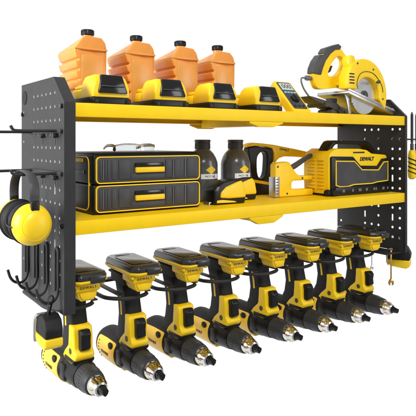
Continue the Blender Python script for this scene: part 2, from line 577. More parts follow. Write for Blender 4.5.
    for q in range(26):
        th = 2 * PI * q / 26
        m.tube([(0.0192 * math.cos(th), 0.031, AX[2] + 0.0192 * math.sin(th)), (0.0189 * math.cos(th), 0.015, AX[2] + 0.0189 * math.sin(th))], 0.0008, 6)
    fin(m, 'clutch_collar', 'collar')
    # chuck
    m = MB()
    m.lathe([(0.0135, -0.0010), (0.0144, -0.0015), (0.0144, -0.0065), (0.0137, -0.0105), (0.0131, -0.0113), (0.0118, -0.0175), (0.0098, -0.0230), (0.0075, -0.0243), (0.0060, -0.0225)], 'y', AX, 40)
    ck = fin(m, 'chuck', 'chrome')
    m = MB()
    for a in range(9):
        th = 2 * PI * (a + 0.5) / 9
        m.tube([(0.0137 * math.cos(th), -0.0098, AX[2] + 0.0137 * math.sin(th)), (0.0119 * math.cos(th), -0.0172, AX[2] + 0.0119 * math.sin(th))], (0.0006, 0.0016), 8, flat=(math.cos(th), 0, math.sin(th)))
    fin(m, 'chuck_painted_reflection', 'brass', ck)  # brass-coloured bars imitate the yellow body's amber reflection on the chuck
    m = MB()
    m.lathe([(0.0062, -0.020), (0.0062, -0.0285), (0.0048, -0.034), (0.0042, -0.0370)], 'y', AX, 14)
    for a in range(3):
        th = 2 * PI * a / 3 + 0.5
        m.tube([(0.0046 * math.cos(th), -0.022, AX[2] + 0.0046 * math.sin(th)), (0.0030 * math.cos(th), -0.0365, AX[2] + 0.0030 * math.sin(th))], 0.0024, 8)
    fin(m, 'chuck_jaws', 'black')
    return t


dl = ['yellow and black cordless drill half hidden behind the left side panel',
      'second cordless drill from the left side panel, under the left half of the drawer chest',
      'third cordless drill from the left side panel, under the right half of the drawer chest',
      'fourth cordless drill from the left side panel, under the two dark bottles',
      'fourth cordless drill from the perforated right panel, under the compact tape measures',
      'third cordless drill from the perforated right panel, under the staple gun',
      'second cordless drill from the perforated right panel, under the left end of the jobsite radio',
      'cordless drill hanging nearest the perforated right panel, beside the hanging wrenches']
d0 = make_drill(dl[0])
for i in range(N):
    o = d0 if i == 0 else copy_tree(d0, label=dl[i])
    o.location = (X0 + DX * i + (0, 0.001, -0.001, 0.0015, 0.0015, 0, -0.001, 0)[i], 0.1 + (0, -0.001, 0.001, -0.002, 0.001, -0.001, 0, 0.001)[i], 0)
    o.rotation_euler = (0, 0, math.radians((0.6, -0.9, 0.4, -1.3, 1.2, -0.5, 0.9, -0.8)[i]))

# ============================================================ TOP SHELF
ZT = 0.3072


def make_jug(label):
    t = thing('oil_jug', label, 'jug', (0, 0, ZT), 'orange oil jugs on the top shelf')
    w = 0.0265
    pts = [(w - 0.003, 0.0), (w - 0.001, 0.05), (w, 0.096), (w - 0.0008, 0.108), (w - 0.006, 0.1165), (-0.006, 0.1185), (-0.012, 0.1165), (-w - 0.0005, 0.0985), (-w - 0.0035, 0.0945)]
    nrib = 5
    for k in range(nrib):
        z1 = 0.0905 - k * 0.0165
        o = 0.0009 * k
        pts += [(-w - 0.0035 + o, z1), (-w - 0.0002 + o, z1 - 0.0105), (-w + 0.0042 + o, z1 - 0.0122), (-w + 0.0030 + o, z1 - 0.0152)]
    pts += [(-w + 0.003, 0.0)]
    m = MB()
    m.prism(pts, 'xz', 0.0, 0.078, 0.0015, 2)
    for v in m.bm.verts:                       # the shoulder leans back from the front and in from the rear
        k = max(0.0, v.co.z - 0.097)
        rear = v.co.y > 0.04
        v.co.y += k * (0.35 if not rear else -0.2)
        if rear:
            v.co.z -= k * 0.75
    m.box((-w - 0.0034, -0.0012, 0.0935), (w + 0.0010, 0.070, 0.0968), 0.0011)
    m.box((-w + 0.008, -0.0009, 0.012), (w - 0.006, 0.004, 0.086), 0.0009)
    body = m.build('jug_body', 'orange', t, smooth=50)
    m = MB()
    m.lathe([(0.0088, 0.1085), (0.0088, 0.1215)], 'z', (0.003, 0.026, 0), 20)
    m.build('neck', 'orange', t)
    m = MB()
    m.lathe([(0.0098, 0.1216), (0.0106, 0.1225), (0.0106, 0.1300), (0.0098, 0.1312), (0.002, 0.1312)], 'z', (0.003, 0.026, 0), 28)
    for a in range(24):
        th = 2 * PI * a / 24
        m.tube([(0.003 + 0.0106 * math.cos(th), 0.026 + 0.0106 * math.sin(th), 0.1228), (0.003 + 0.0106 * math.cos(th), 0.026 + 0.0106 * math.sin(th), 0.130)], 0.0006, 5)
    m.build('cap', 'black', t)
    return t


jl = ['orange oil jug with black cap standing nearest the left side panel',
      'second orange oil jug from the left side panel, behind the gap between two batteries',
      'third orange oil jug from the left side panel, behind the third battery',
      'orange oil jug farthest from the left side panel, nearest the multimeter']
j0 = make_jug(jl[0])
for i, x in enumerate((0.081, 0.173, 0.2655, 0.352)):
    o = j0 if i == 0 else copy_tree(j0, label=jl[i])
    o.location = (x, 0.09, ZT)


def make_pack(label):
    t = thing('battery_pack', label, 'battery', (0, 0, ZT), 'loose battery packs on the top shelf')
    m = MB()
    base = rrect(-0.0330, -0.0005, 0.0330, 0.105, 0.007, 1)
    m.loft([[(x * 0.97, y, 0.0) for x, y in base], [(x, y, 0.003) for x, y in base], [(x, y, 0.0105) for x, y in base]], 0.001)
    for sx in (-1, 1):
        m.box((sx * 0.027 - 0.005, -0.002, 0.0), (sx * 0.027 + 0.005, 0.012, 0.0085), 0.0014)
    m.build('battery_base', 'black', t)
    # high front housing
    m = MB()
    secs = []
    for y, w, h in ((0.0012, 0.0298, 0.027), (0.0030, 0.0306, 0.0355), (0.0090, 0.0300, 0.0435), (0.0130, 0.0296, 0.0455), (0.044, 0.0285, 0.0455), (0.0535, 0.0275, 0.040), (0.058, 0.0265, 0.030)):
        secs.append([(-w, y, 0.0106), (-w, y, h * 0.70), (-w * 0.90, y, h * 0.93), (-w * 0.76, y, h), (w * 0.76, y, h), (w * 0.90, y, h * 0.93), (w, y, h * 0.70), (w, y, 0.0106)])
    m.loft(secs, 0.0009)
    # lower rail part behind it
    m.prism([(-0.026, 0.0106), (-0.026, 0.024), (-0.021, 0.028), (0.021, 0.028), (0.026, 0.024), (0.026, 0.0106)], 'xz', 0.060, 0.1, 0.002)
    m.box((-0.0225, 0.058, 0.028), (-0.0135, 0.094, 0.0335), 0.0012)
    m.box((0.0135, 0.058, 0.028), (0.0225, 0.094, 0.0335), 0.0012)
    m.build('battery_housing', 'ylight', t, smooth=24)
    # dark window let into the sloping front
    m = MB()
    for sgn in (1,):
        m.prism([(-0.0215, 0.0165), (-0.0225, 0.0185), (-0.0165, 0.0430), (-0.0150, 0.0452), (0.0185, 0.0452), (0.0198, 0.0430), (0.0252, 0.0185), (0.0245, 0.0165)], 'xz', -0.0028, 0.012, 0.0012)
    for v in m.bm.verts:
        v.co.y += max(0.0, (v.co.z - 0.028)) * 0.42
    m.build('battery_latch_panel', 'gloss', t)
    m = MB()
    m.box((-0.017, -0.0036, 0.0262), (0.0205, 0.002, 0.0280), 0.0005)
    for v in m.bm.verts:
        v.co.y += max(0.0, (v.co.z - 0.028)) * 0.42
    m.build('battery_gauge', 'dgrey', t)
    return t


pl = ['yellow and black battery pack nearest the left side panel on the top shelf',
      'second loose battery pack from the left, before the second orange jug',
      'third loose battery pack from the left, before the third orange jug',
      'loose battery pack lying beside the leaning multimeter']
p0 = make_pack(pl[0])
for i, x in enumerate((0.079, 0.186, 0.292, 0.396)):
    o = p0 if i == 0 else copy_tree(p0, label=pl[i])
    o.location = (x, 0.0095, ZT)

# multimeter leaning back on its stand
mm = thing('multimeter', 'yellow handheld multimeter with grey face leaning back on its stand', 'multimeter', (0.493, 0.018, ZT + 0.001), rot=(math.radians(-44), 0, 0))
m = MB()
m.prism([(-0.0215, 0.0), (0.0215, 0.0), (0.0245, 0.004), (0.0245, 0.088), (0.0205, 0.092), (-0.0205, 0.092), (-0.0245, 0.088), (-0.0245, 0.004)], 'xz', 0.0, 0.017, 0.0028, 3)
m.build('meter_body', 'yellow', mm)
m = MB()
m.prism(rrect(-0.0185, 0.009, 0.0185, 0.087, 0.003, 3), 'xz', -0.0012, 0.002, 0.0006)
m.build('face_plate', 'dgrey', mm)
m = MB().box((-0.0155, -0.002, 0.063), (0.0155, 0.0, 0.083), 0.0005)
sc = m.build('display', 'lcd', mm)
MB().text('000', 0.017, Matrix.Translation((0.0, -0.0021, 0.073)) @ FRONT, extr=0.0002).build('lettering', 'dgrey', sc)
for k in range(4):
    x = -0.0125 + k * 0.0083
    MB().box((x - 0.003, -0.0024, 0.0535), (x + 0.003, -0.0005, 0.0575), 0.0006).build('button', 'blue', mm)
m = MB().lathe([(0.0098, 0.0), (0.0092, -0.0045), (0.004, -0.005)], 'y', (0, -0.001, 0.036), 24).box((-0.0016, -0.0075, 0.027), (0.0016, -0.0035, 0.045), 0.0006)
m.build('selector_dial', 'black', mm)
for x in (-0.011, 0.0, 0.011):
    MB().lathe([(0.0034, 0.0), (0.0034, -0.0014), (0.0018, -0.0014), (0.0018, -0.0006)], 'y', (x, -0.0008, 0.0165), 14).build('socket', 'gloss', mm)
m = MB()
m.box((-0.016, 0.0, 0.0), (0.016, 0.004, 0.06), 0.001, mx=Matrix.Translation((0, 0.0175, 0.07)) @ Matrix.Rotation(math.radians(82), 4, 'X') @ Matrix.Translation((0, 0, -0.06)))
m.build('stand', 'yellow', mm)

# circular saw
cs = thing('circular_saw', 'yellow circular saw with bright blade resting on its tilted grey base plate', 'circular saw', (0.68, 0.06, ZT))
SH = Matrix.Translation((-0.68, -0.06, -ZT))


def sfin(m, name, material, parent=None, smooth=38):
    bmesh.ops.transform(m.bm, matrix=SH, verts=m.bm.verts[:])
    return m.build(name, material, parent or cs, smooth)


# upper blade guard
BC = (0.694, 0.3515)
outer = []
for k in range(40):
    a = math.radians(128 - 150 * k / 39)
    outer.append((BC[0] - 0.008 + 0.0735 * math.cos(a), BC[1] + 0.0785 * math.sin(a)))
inner = []
for k in range(26):
    a = math.radians(-10 + 150 * k / 25)
    inner.append((BC[0] + 0.0385 * math.cos(a), BC[1] + 0.0385 * math.sin(a)))
left = [(0.6585, 0.362), (0.628, 0.362), (0.628, 0.388), (0.636, 0.402)]
m = MB()
m.prism(outer + inner + left, 'xz', 0.024, 0.050, 0.0035, 3, ang=40)
m.prism([(0.6365, 0.424), (0.639, 0.4325), (0.646, 0.436), (0.656, 0.434), (0.662, 0.41), (0.640, 0.405)], 'xz', 0.0275, 0.0485, 0.003)
gd = sfin(m, 'blade_guard', 'yellow')
for x, z in ((0.660, 0.418), (0.712, 0.4085), (0.7445, 0.345)):
    sfin(MB().lathe([(0.0009, 0.0226), (0.0021, 0.0229), (0.0021, 0.0245)], 'y', (x, 0, z), 12), 'screw_head', 'dgrey', gd)
# housing closing the guard at the back, and the motor
m = MB()
m.prism(outer[5:] + [(0.735, 0.345), (0.66, 0.366), (0.632, 0.372), (0.640, 0.392)], 'xz', 0.0505, 0.062, 0.003, 3, ang=40)
m.prism([(0.640, 0.372), (0.6450, 0.390), (0.690, 0.4000), (0.704, 0.385), (0.70, 0.366)], 'xz', 0.0600, 0.092, 0.006, 3)
sfin(m, 'motor_housing', 'yellow')
for k in range(4):
    sfin(MB().prism(rrect(0.634, 0.3735 + 0.0065 * k, 0.650, 0.3762 + 0.0065 * k, 0.0012, 2), 'xz', 0.0234, 0.026), 'vent_slot', 'ink', gd)
sfin(MB().tube([(0.6615, 0.023, 0.3625), (0.6575, 0.0232, 0.376), (0.668, 0.0232, 0.3955), (0.690, 0.0232, 0.4025), (0.716, 0.0232, 0.3975), (0.7395, 0.0232, 0.376), (0.7445, 0.0232, 0.360)], 0.0007, 6, sm=5), 'guard_seam', 'dgrey', gd)
# blade
t = []
NT = 40
for k in range(NT):
    a = 2 * PI * k / NT
    t.append((BC[0] + 0.0405 * math.cos(a), BC[1] + 0.0405 * math.sin(a)))
    t.append((BC[0] + 0.0425 * math.cos(a + 0.10), BC[1] + 0.0425 * math.sin(a + 0.10)))
m = MB()
m.prism(t, 'xz', 0.0345, 0.0362)
bl = sfin(m, 'blade', 'blade', smooth=20)
m = MB().lathe([(0.0035, 0.0285), (0.0060, 0.0290), (0.0060, 0.0315), (0.0105, 0.032), (0.0105, 0.0345)], 'y', (BC[0], 0, BC[1]), 20)
sfin(m, 'arbor_bolt', 'dgrey')
m = MB().tube([(0.7225, 0.024, 0.381), (0.724, 0.018, 0.3795), (0.722, 0.014, 0.382), (0.716, 0.0135, 0.383), (0.711, 0.0135, 0.379)], 0.0018, 8, sm=4)
sfin(m, 'guard_lever', 'dgrey')
# rear handle
m = MB()
hp = [(0.597, 0.4380), (0.606, 0.4475), (0.640, 0.4585), (0.652, 0.4520), (0.6711, 0.434), (0.674, 0.415), (0.668, 0.385), (0.646, 0.369), (0.612, 0.3635), (0.584, 0.361), (0.573, 0.366), (0.565, 0.385), (0.5645, 0.398), (0.570, 0.413), (0.582, 0.4265)]
ho = [(0.6150, 0.4120), (0.6270, 0.4270), (0.6440, 0.4400), (0.6590, 0.4320), (0.6580, 0.4150), (0.6440, 0.398), (0.625, 0.3890), (0.606, 0.3920)]
m.prism(chaikin(hp), 'xz', 0.061, 0.075, 0.0, holes=[chaikin(ho)[::-1]])
bmesh.ops.remove_doubles(m.bm, verts=m.bm.verts[:], dist=1e-5)
hd = sfin(m, 'handle', 'yellow', smooth=50)
bv = hd.modifiers.new('Bevel', 'BEVEL')
bv.width = 0.004
bv.segments = 3
bv.limit_method = 'ANGLE'
bv.angle_limit = math.radians(45)
# rubber back of the handle
m = MB()
m.prism([(0.5985, 0.4365), (0.593, 0.4395), (0.6015, 0.4505), (0.640, 0.4630), (0.6495, 0.458), (0.6455, 0.4515), (0.630, 0.4490), (0.615, 0.439), (0.6005, 0.4230), (0.592, 0.407), (0.5865, 0.392), (0.5800, 0.392), (0.5615, 0.3935), (0.5630, 0.405), (0.5715, 0.4210), (0.5835, 0.4345)], 'xz', 0.0585, 0.0775, 0.003, 3)
sfin(m, 'grip', 'dgrey', hd)
m = MB().prism([(0.618, 0.4125), (0.626, 0.4155), (0.620, 0.402), (0.613, 0.398)], 'xz', 0.063, 0.077, 0.001)
sfin(m, 'trigger', 'black', hd)
# cord
m = MB()
m.lathe([(0.0045, -0.552), (0.0055, -0.560), (0.0055, -0.566)][::-1], 'x', (1.118, 0.07, 0.384), 14)
m.tube([(0.563, 0.07, 0.3838), (0.545, 0.07, 0.3838), (0.5385, 0.07, 0.3820), (0.5385, 0.07, 0.374), (0.546, 0.07, 0.360), (0.562, 0.07, 0.344), (0.572, 0.07, 0.336)], 0.0018, 8, sm=6)
sfin(m, 'cord', 'grey')
# base plate, pitched
ang = math.atan2(0.3170 - 0.3592, 0.793 - 0.635)
PM = Matrix.Translation((0.635, 0.0, 0.3592)) @ Matrix.Rotation(-ang, 4, 'Y')
m = MB()
m.prism(rrect(-0.001, 0.026, 0.160, 0.118, 0.003, 2), 'xy', -0.0065, 0.0, 0.0008, holes=[], mx=PM)
m.box((-0.001, 0.026, 0.0), (0.160, 0.0285, 0.0045), 0.0006, mx=PM)
m.box((0.128, 0.0245, 0.0), (0.158, 0.0255, 0.004), mx=PM)
pt = sfin(m, 'base_plate', 'alu')
m = MB()
m.prism([(0.6375, 0.356), (0.651, 0.3525), (0.6535, 0.335), (0.658, 0.312), (0.6505, 0.3085), (0.645, 0.330)], 'xz', 0.0385, 0.0415, 0.0006)
sfin(m, 'riving_knife', 'alu')
# dark hinge and depth gear under the nose
m = MB()
m.prism([(0.553, 0.3455), (0.563, 0.3445), (0.604, 0.3375), (0.640, 0.332), (0.650, 0.322), (0.640, 0.3165), (0.606, 0.3265), (0.566, 0.337)], 'xz', 0.06, 0.10, 0.001)
m.tube([(0.60, 0.055, 0.329), (0.60, 0.11, 0.329)], 0.005, 12)
m.box((0.615, 0.062, 0.308), (0.667, 0.090, 0.318), 0.002)
m.tube([(0.622, 0.058, 0.314), (0.622, 0.098, 0.314)], 0.0062, 14)
m.tube([(0.645, 0.056, 0.316), (0.645, 0.075, 0.316)], 0.0065, 14)
m.box((0.627, 0.07, 0.317), (0.648, 0.085, 0.345), 0.002)
sfin(m, 'bevel_bracket', 'dgrey')

# ============================================================ MIDDLE SHELF
ZM = 0.1342
ch = thing('drawer_chest', 'black drawer chest with yellow outlines and two drawers', 'tool chest', (0.165, 0.115, ZM))
CM = Matrix.Translation((-0.165, -0.115, -ZM))


def cfin(m, name, material, parent=None, smooth=38, label=None):
    bmesh.ops.transform(m.bm, matrix=CM, verts=m.bm.verts[:])
    return m.build(name, material, parent or ch, smooth, label)


m = MB()
m.box((0.0635, 0.046, 0.1345), (0.2665, 0.188, 0.1815), 0.004, 3)
m.box((0.0635, 0.046, 0.1822), (0.2665, 0.188, 0.2300), 0.004, 3)
m.box((0.068, 0.050, 0.2285), (0.262, 0.184, 0.2325), 0.002)
m.box((0.070, 0.052, 0.1805), (0.26, 0.180, 0.183))
cfin(m, 'chest_body', 'black')


def ring(m, x0, z0, x1, z1, r, w, plane, a0, a1):
    m.prism(rrect(x0, z0, x1, z1, r, 5), plane, a0, a1, holes=[rrect(x0 + w, z0 + w, x1 - w, z1 - w, r - w, 5)])


for z0, z1 in ((0.1395, 0.1785), (0.1850, 0.2245)):
    m = MB()
    m.prism(rrect(0.069, z0, 0.2615, z1, 0.006, 4), 'xz', 0.0425, 0.050, 0.0015)
    # raised and sunk ribs of the drawer front
    for x in (0.0735, 0.082, 0.0865):
        m.box((x, 0.0412, z0 + 0.004), (x + 0.0035, 0.0424, z1 - 0.004), 0.0004)
    m.box((0.106, 0.0408, z0 + 0.004), (0.1265, 0.0424, z1 - 0.004), 0.0008)
    m.box((0.094, 0.0412, z0 + 0.004), (0.102, 0.0424, z1 - 0.004), 0.0008)
    m.box((0.193, 0.0408, z0 + 0.004), (0.2055, 0.0424, z1 - 0.004), 0.0008)
    m.box((0.2105, 0.0412, z0 + 0.004), (0.2240, 0.0424, z1 - 0.004), 0.0008)
    m.box((0.236, 0.0412, z0 + 0.004), (0.2545, 0.0424, z1 - 0.004), 0.0008)
    m.box((0.128, 0.0416, z0 + 0.0035), (0.1925, 0.0424, z0 + 0.012), 0.0004)
    dr = cfin(m, 'drawer', 'dgrey')
    m = MB()
    ring(m, 0.0672, z0 - 0.0018, 0.2633, z1 + 0.0018, 0.0072, 0.0018, 'xz', 0.0418, 0.047)
    cfin(m, 'drawer_outline', 'yellow', dr)
    zc = (z0 + z1) / 2
    m = MB().box((0.1345, 0.0395, zc + 0.0035), (0.189, 0.0424, zc + 0.0105), 0.001)
    cfin(m, 'handle_recess', 'gloss', dr)
    m = MB().box((0.1345, 0.0365, zc - 0.0055), (0.189, 0.0424, zc + 0.0034), 0.0016)
    cfin(m, 'handle', 'yellow', dr)
    for x in (0.0785, 0.2075, 0.2315):
        cfin(MB().box((x, 0.0405, z0 + 0.004), (x + 0.0011, 0.0424, z1 - 0.004)), 'drawer_trim', 'grey', dr)
m = MB()
ring(m, 0.060, 0.1395, 0.176, 0.2265, 0.012, 0.0016, 'yz', 0.0622, 0.066)
cfin(m, 'side_outline', 'yellow')
m = MB().box((0.0615, 0.085, 0.2165), (0.066, 0.135, 0.2225), 0.001)
cfin(m, 'side_latch', 'yellow')
cfin(MB().box((0.0612, 0.08, 0.197), (0.0634, 0.15, 0.2035), 0.0008), 'side_handle', 'grey')

# safety glasses lying on the chest
sg = thing('safety_glasses', 'clear safety glasses with amber temples lying on top of the drawer chest', 'safety glasses', (0.160, 0.075, 0.2327))
sg.scale = (0.85, 0.85, 0.85)
for s in (-1, 1):
    m = MB()
    secs = []
    for k in range(7):
        u = k / 6
        x = s * (0.004 + 0.040 * u)
        y = 0.016 * u * u
        h = 0.0135 * (1 - 0.35 * u ** 3) * (0.75 + 0.5 * min(1, u * 3) * 0.5)
        secs.append([(x, y - 0.0008, 0.002), (x, y + 0.0008, 0.002), (x, y + 0.0028, 0.002 + h), (x, y + 0.0012, 0.002 + h)])
    m.loft(secs)
    m.build('lens', 'clear', sg)
    m = MB()
    m.tube([(s * 0.044, 0.016, 0.010), (s * 0.046, 0.03, 0.0125), (s * 0.043, 0.06, 0.0115), (s * 0.038, 0.085, 0.006)], (0.0030, 0.0012), 8, sm=5)
    m.build('temple', 'amber', sg)
m = MB().tube([(-0.044, 0.0155, 0.0125), (-0.03, 0.008, 0.0150), (-0.012, 0.0005, 0.0150), (0.0, -0.0005, 0.0135), (0.012, 0.0005, 0.0150), (0.03, 0.008, 0.0150), (0.044, 0.0155, 0.0125)], 0.0014, 8, sm=5)
m.build('brow_bar', 'clear', sg)
m = MB().ball((-0.0475, 0.014, 0.005), (0.003, 0.004, 0.0045), n=12)
m.build('hinge_cap', 'dgrey', sg)


# lubricant bottles
def make_bottle(label):
    t = thing('lubricant_bottle', label, 'bottle', (0, 0, ZM), 'dark lubricant bottles on the middle shelf')
    R = 0.0300
    m = MB()
    m.lathe([(0.027, 0.0), (0.0297, 0.002), (R, 0.006), (R, 0.070), (0.0292, 0.076), (0.0262, 0.085), (0.0215, 0.093), (0.0170, 0.0975), (0.0148, 0.0995), (0.0145, 0.101)], 'z', (0, 0, 0), 40)
    b = m.build('bottle_body', 'smoke', t)
    m = MB()
    m.lathe([(0.0148, 0.1010), (0.0152, 0.1015), (0.0146, 0.1135), (0.0158, 0.1145), (0.0158, 0.1185), (0.0146, 0.1195), (0.004, 0.1195)], 'z', (0, 0, 0), 36)
    for a in range(30):
        th = 2 * PI * a / 30
        m.tube([(0.0150 * math.cos(th), 0.0150 * math.sin(th), 0.102), (0.0146 * math.cos(th), 0.0146 * math.sin(th), 0.113)], 0.0006, 5)
    m.build('cap', 'dgrey', t)

    def wrap(m, rr):
        for v in m.bm.verts:
            s, d, z = v.co
            a = s / R
            v.co = ((rr - d) * math.sin(a), -(rr - d) * math.cos(a), z)
    m = MB()
    n = 14
    for k in range(n):
        s0 = -0.021 + 0.042 * k / n
        s1 = s0 + 0.042 / n
        m.box((s0, -0.0003, 0.0435), (s1, 0.0004, 0.0530))
    bmesh.ops.remove_doubles(m.bm, verts=m.bm.verts[:], dist=1e-5)
    wrap(m, R)
    lb = m.build('label_strip', 'white', b)
    m = MB().text('MOT OIL', 0.0056, Matrix.Translation((-0.002, -0.0004, 0.0482)) @ FRONT)
    wrap(m, R)
    m.build('lettering', 'ink', lb)
    m = MB()
    for k in range(8):
        a0, a1 = -0.011 + 0.022 * k / 8, -0.011 + 0.022 * (k + 1) / 8
        h0, h1 = 0.0075 * (1 - abs(a0) / 0.011) + 0.0006, 0.0075 * (1 - abs(a1) / 0.011) + 0.0006
        m.prism([(a0, 0.0610 - h0), (a1, 0.0610 - h1), (a1, 0.0610 + h1), (a0, 0.0610 + h0)], 'xz', -0.0004, 0.0004)
    wrap(m, R)
    m.build('label_diamond', 'yellow', b)
    m = MB()
    for k in range(4):
        m.box((0.0145, -0.0004, 0.0560 + 0.0024 * k), (0.022, 0.0004, 0.0572 + 0.0024 * k))
    wrap(m, R)
    m.build('fine_print', 'grey', b)
    return t


b0 = make_bottle('dark bottle with yellow diamond, partly hidden behind the drawer chest')
b0.location = (0.3325, 0.135, ZM)
b1 = copy_tree(b0, label='dark bottle with yellow diamond standing behind the two compact tape measures')
b1.location = (0.403, 0.12, ZM)


# compact tape measures on the shelf
def make_tape(label):
    t = thing('tape_measure', label, 'tape measure', (0, 0, ZM), 'compact tape measures on the middle shelf')
    m = MB()
    m.prism([(-0.033, 0.001), (0.037, 0.0), (0.039, 0.006), (0.037, 0.028), (0.029, 0.0445), (0.008, 0.0455), (-0.012, 0.042), (-0.027, 0.033), (-0.034, 0.026), (-0.033, 0.014)], 'xz', 0.0, 0.034, 0.003, 3)
    m.build('tape_case', 'black', t)
    m = MB()
    m.prism([(-0.0215, 0.0125), (-0.0195, 0.023), (-0.008, 0.0325), (0.0165, 0.0405), (0.0285, 0.0435), (0.0345, 0.034), (0.0385, 0.0145), (0.0375, 0.0105), (0.0, 0.0105)], 'xz', -0.0025, 0.0365, 0.0035, 3)
    m.build('side_cover', 'ylight', t)
    m = MB().prism([(-0.029, 0.0035), (-0.028, 0.0085), (-0.016, 0.009), (0.012, 0.0055), (0.018, 0.0025)], 'xz', -0.0015, 0.0355, 0.0012)
    m.build('lower_strip', 'yellow', t)
    m = MB().prism([(-0.0345, 0.003), (-0.0345, 0.0055), (-0.04, 0.0055), (-0.0405, -0.0002), (-0.0385, -0.0002), (-0.0385, 0.003)], 'xz', 0.008, 0.026)
    m.build('tape_hook', 'alu', t)
    m = MB().prism([(-0.0315, 0.027), (-0.026, 0.0335), (-0.0215, 0.0325), (-0.027, 0.0245)], 'xz', -0.001, 0.035, 0.0008)
    m.build('lock_button', 'grey', t)
    return t


t0 = make_tape('compact yellow tape measure at the front of the middle shelf, before the other')
t0.location = (0.333, 0.048, ZM)
t1 = copy_tree(t0, label='compact yellow tape measure half covered by the one before it')
t1.location = (0.392, 0.087, ZM)

# power tool with looped handle
pw = thing('loop_handle_tool', 'yellow and black power tool with looped grip and long sloping arm behind the staple gun', 'power tool', (0.50, 0.165, ZM))
PWM = Matrix.Translation((-0.50, -0.165, -ZM))


def pfin(m, name, material, parent=None, smooth=38):
    bmesh.ops.transform(m.bm, matrix=PWM, verts=m.bm.verts[:])
    return m.build(name, material, parent or pw, smooth)


m = MB()
lo = [(0.4605, 0.2340), (0.4640, 0.2385), (0.484, 0.2400), (0.530, 0.2345), (0.5319, 0.2277), (0.531, 0.205), (0.5300, 0.150), (0.5319, 0.1345), (0.4737, 0.1345), (0.4722, 0.1536), (0.4735, 0.170), (0.466, 0.205)]
hi = [(0.4845, 0.213), (0.4915, 0.2240), (0.5035, 0.2300), (0.5140, 0.2235), (0.5150, 0.21), (0.5110, 0.1702), (0.4872, 0.1690)]
m.prism(lo, 'xz', 0.150, 0.168, holes=[chaikin(hi)])
bmesh.ops.remove_doubles(m.bm, verts=m.bm.verts[:], dist=1e-5)
lg = pfin(m, 'loop_grip', 'black', smooth=50)
bv = lg.modifiers.new('Bevel', 'BEVEL')
bv.width = 0.003
bv.segments = 3
bv.limit_method = 'ANGLE'
bv.angle_limit = math.radians(45)
m = MB()
m.prism([(0.4560, 0.2370), (0.4605, 0.2440), (0.4737, 0.2475), (0.50, 0.2460), (0.5355, 0.2425), (0.60, 0.2325), (0.652, 0.2236), (0.655, 0.214), (0.6352, 0.2127), (0.600, 0.2155), (0.5641, 0.2166), (0.548, 0.2125), (0.5375, 0.203), (0.5325, 0.205), (0.5330, 0.2240), (0.528, 0.2350), (0.510, 0.2385), (0.480, 0.2403), (0.464, 0.2390)], 'xz', 0.149, 0.170, 0.003, 3)
ar = pfin(m, 'tool_arm', 'yellow')
m = MB().text('DEWALT', 0.0070, Matrix.Translation((0.563, 0.1489, 0.2315)) @ Matrix.Rotation(math.radians(9), 4, 'Y') @ FRONT, bold=0.0001)
pfin(m, 'lettering', 'ink', ar)
m = MB().prism([(0.4715, 0.1625), (0.4725, 0.1690), (0.532, 0.1590), (0.532, 0.1525)], 'xz', 0.148, 0.171, 0.001)
pfin(m, 'yellow_band', 'yellow')

# staple gun
st = thing('staple_gun', 'yellow staple gun with silver nose plate and black squeeze lever', 'staple gun', (0.53, 0.10, ZM))
SGM = Matrix.Translation((-0.53, -0.10, -ZM))


def gfin(m, name, material, parent=None, smooth=38):
    bmesh.ops.transform(m.bm, matrix=SGM, verts=m.bm.verts[:])
    return m.build(name, material, parent or st, smooth)


m = MB()
m.prism([(0.4799, 0.1345), (0.4799, 0.2010), (0.4830, 0.2050), (0.4918, 0.2066), (0.5150, 0.2078), (0.5202, 0.2060), (0.5270, 0.1965), (0.5327, 0.1900), (0.5400, 0.1820), (0.5501, 0.1775), (0.5870, 0.1765), (0.5890, 0.1670), (0.5320, 0.1675), (0.5262, 0.1640), (0.5257, 0.1527), (0.5300, 0.1495), (0.5890, 0.1483), (0.5890, 0.1345)], 'xz', 0.085, 0.103, 0.0028, 3, ang=50)
gfin(m, 'gun_body', 'yellow')
m = MB().box((0.4782, 0.0838, 0.1350), (0.4905, 0.1042, 0.1770), 0.001)
np_ = gfin(m, 'nose_plate', 'alu')
m = MB()
for k in range(6):
    m.box((0.4805, 0.0830, 0.141 + 0.006 * k), (0.4865, 0.0839, 0.1435 + 0.006 * k))
gfin(m, 'measure_marks', 'grey', np_)
m = MB().prism([(0.5190, 0.1965), (0.5235, 0.2010), (0.5361, 0.2005), (0.5895, 0.2245), (0.5905, 0.2175), (0.5400, 0.1925), (0.5260, 0.1880)], 'xz', 0.0875, 0.1005, 0.0018)
gfin(m, 'squeeze_lever', 'dgrey')
for x, z in ((0.486, 0.198), (0.556, 0.172), (0.512, 0.1415)):
    gfin(MB().lathe([(0.001, 0.0838), (0.0022, 0.0842), (0.0022, 0.086)], 'y', (x, 0, z), 12), 'screw_head', 'dgrey')

# jobsite radio
rd = thing('jobsite_radio', 'yellow jobsite radio with black front and carry handle beside the right panel', 'radio', (0.69, 0.08, ZM))
RDM = Matrix.Translation((-0.69, -0.08, -ZM))


def rfin(m, name, material, parent=None, smooth=38):
    bmesh.ops.transform(m.bm, matrix=RDM, verts=m.bm.verts[:])
    return m.build(name, material, parent or rd, smooth)


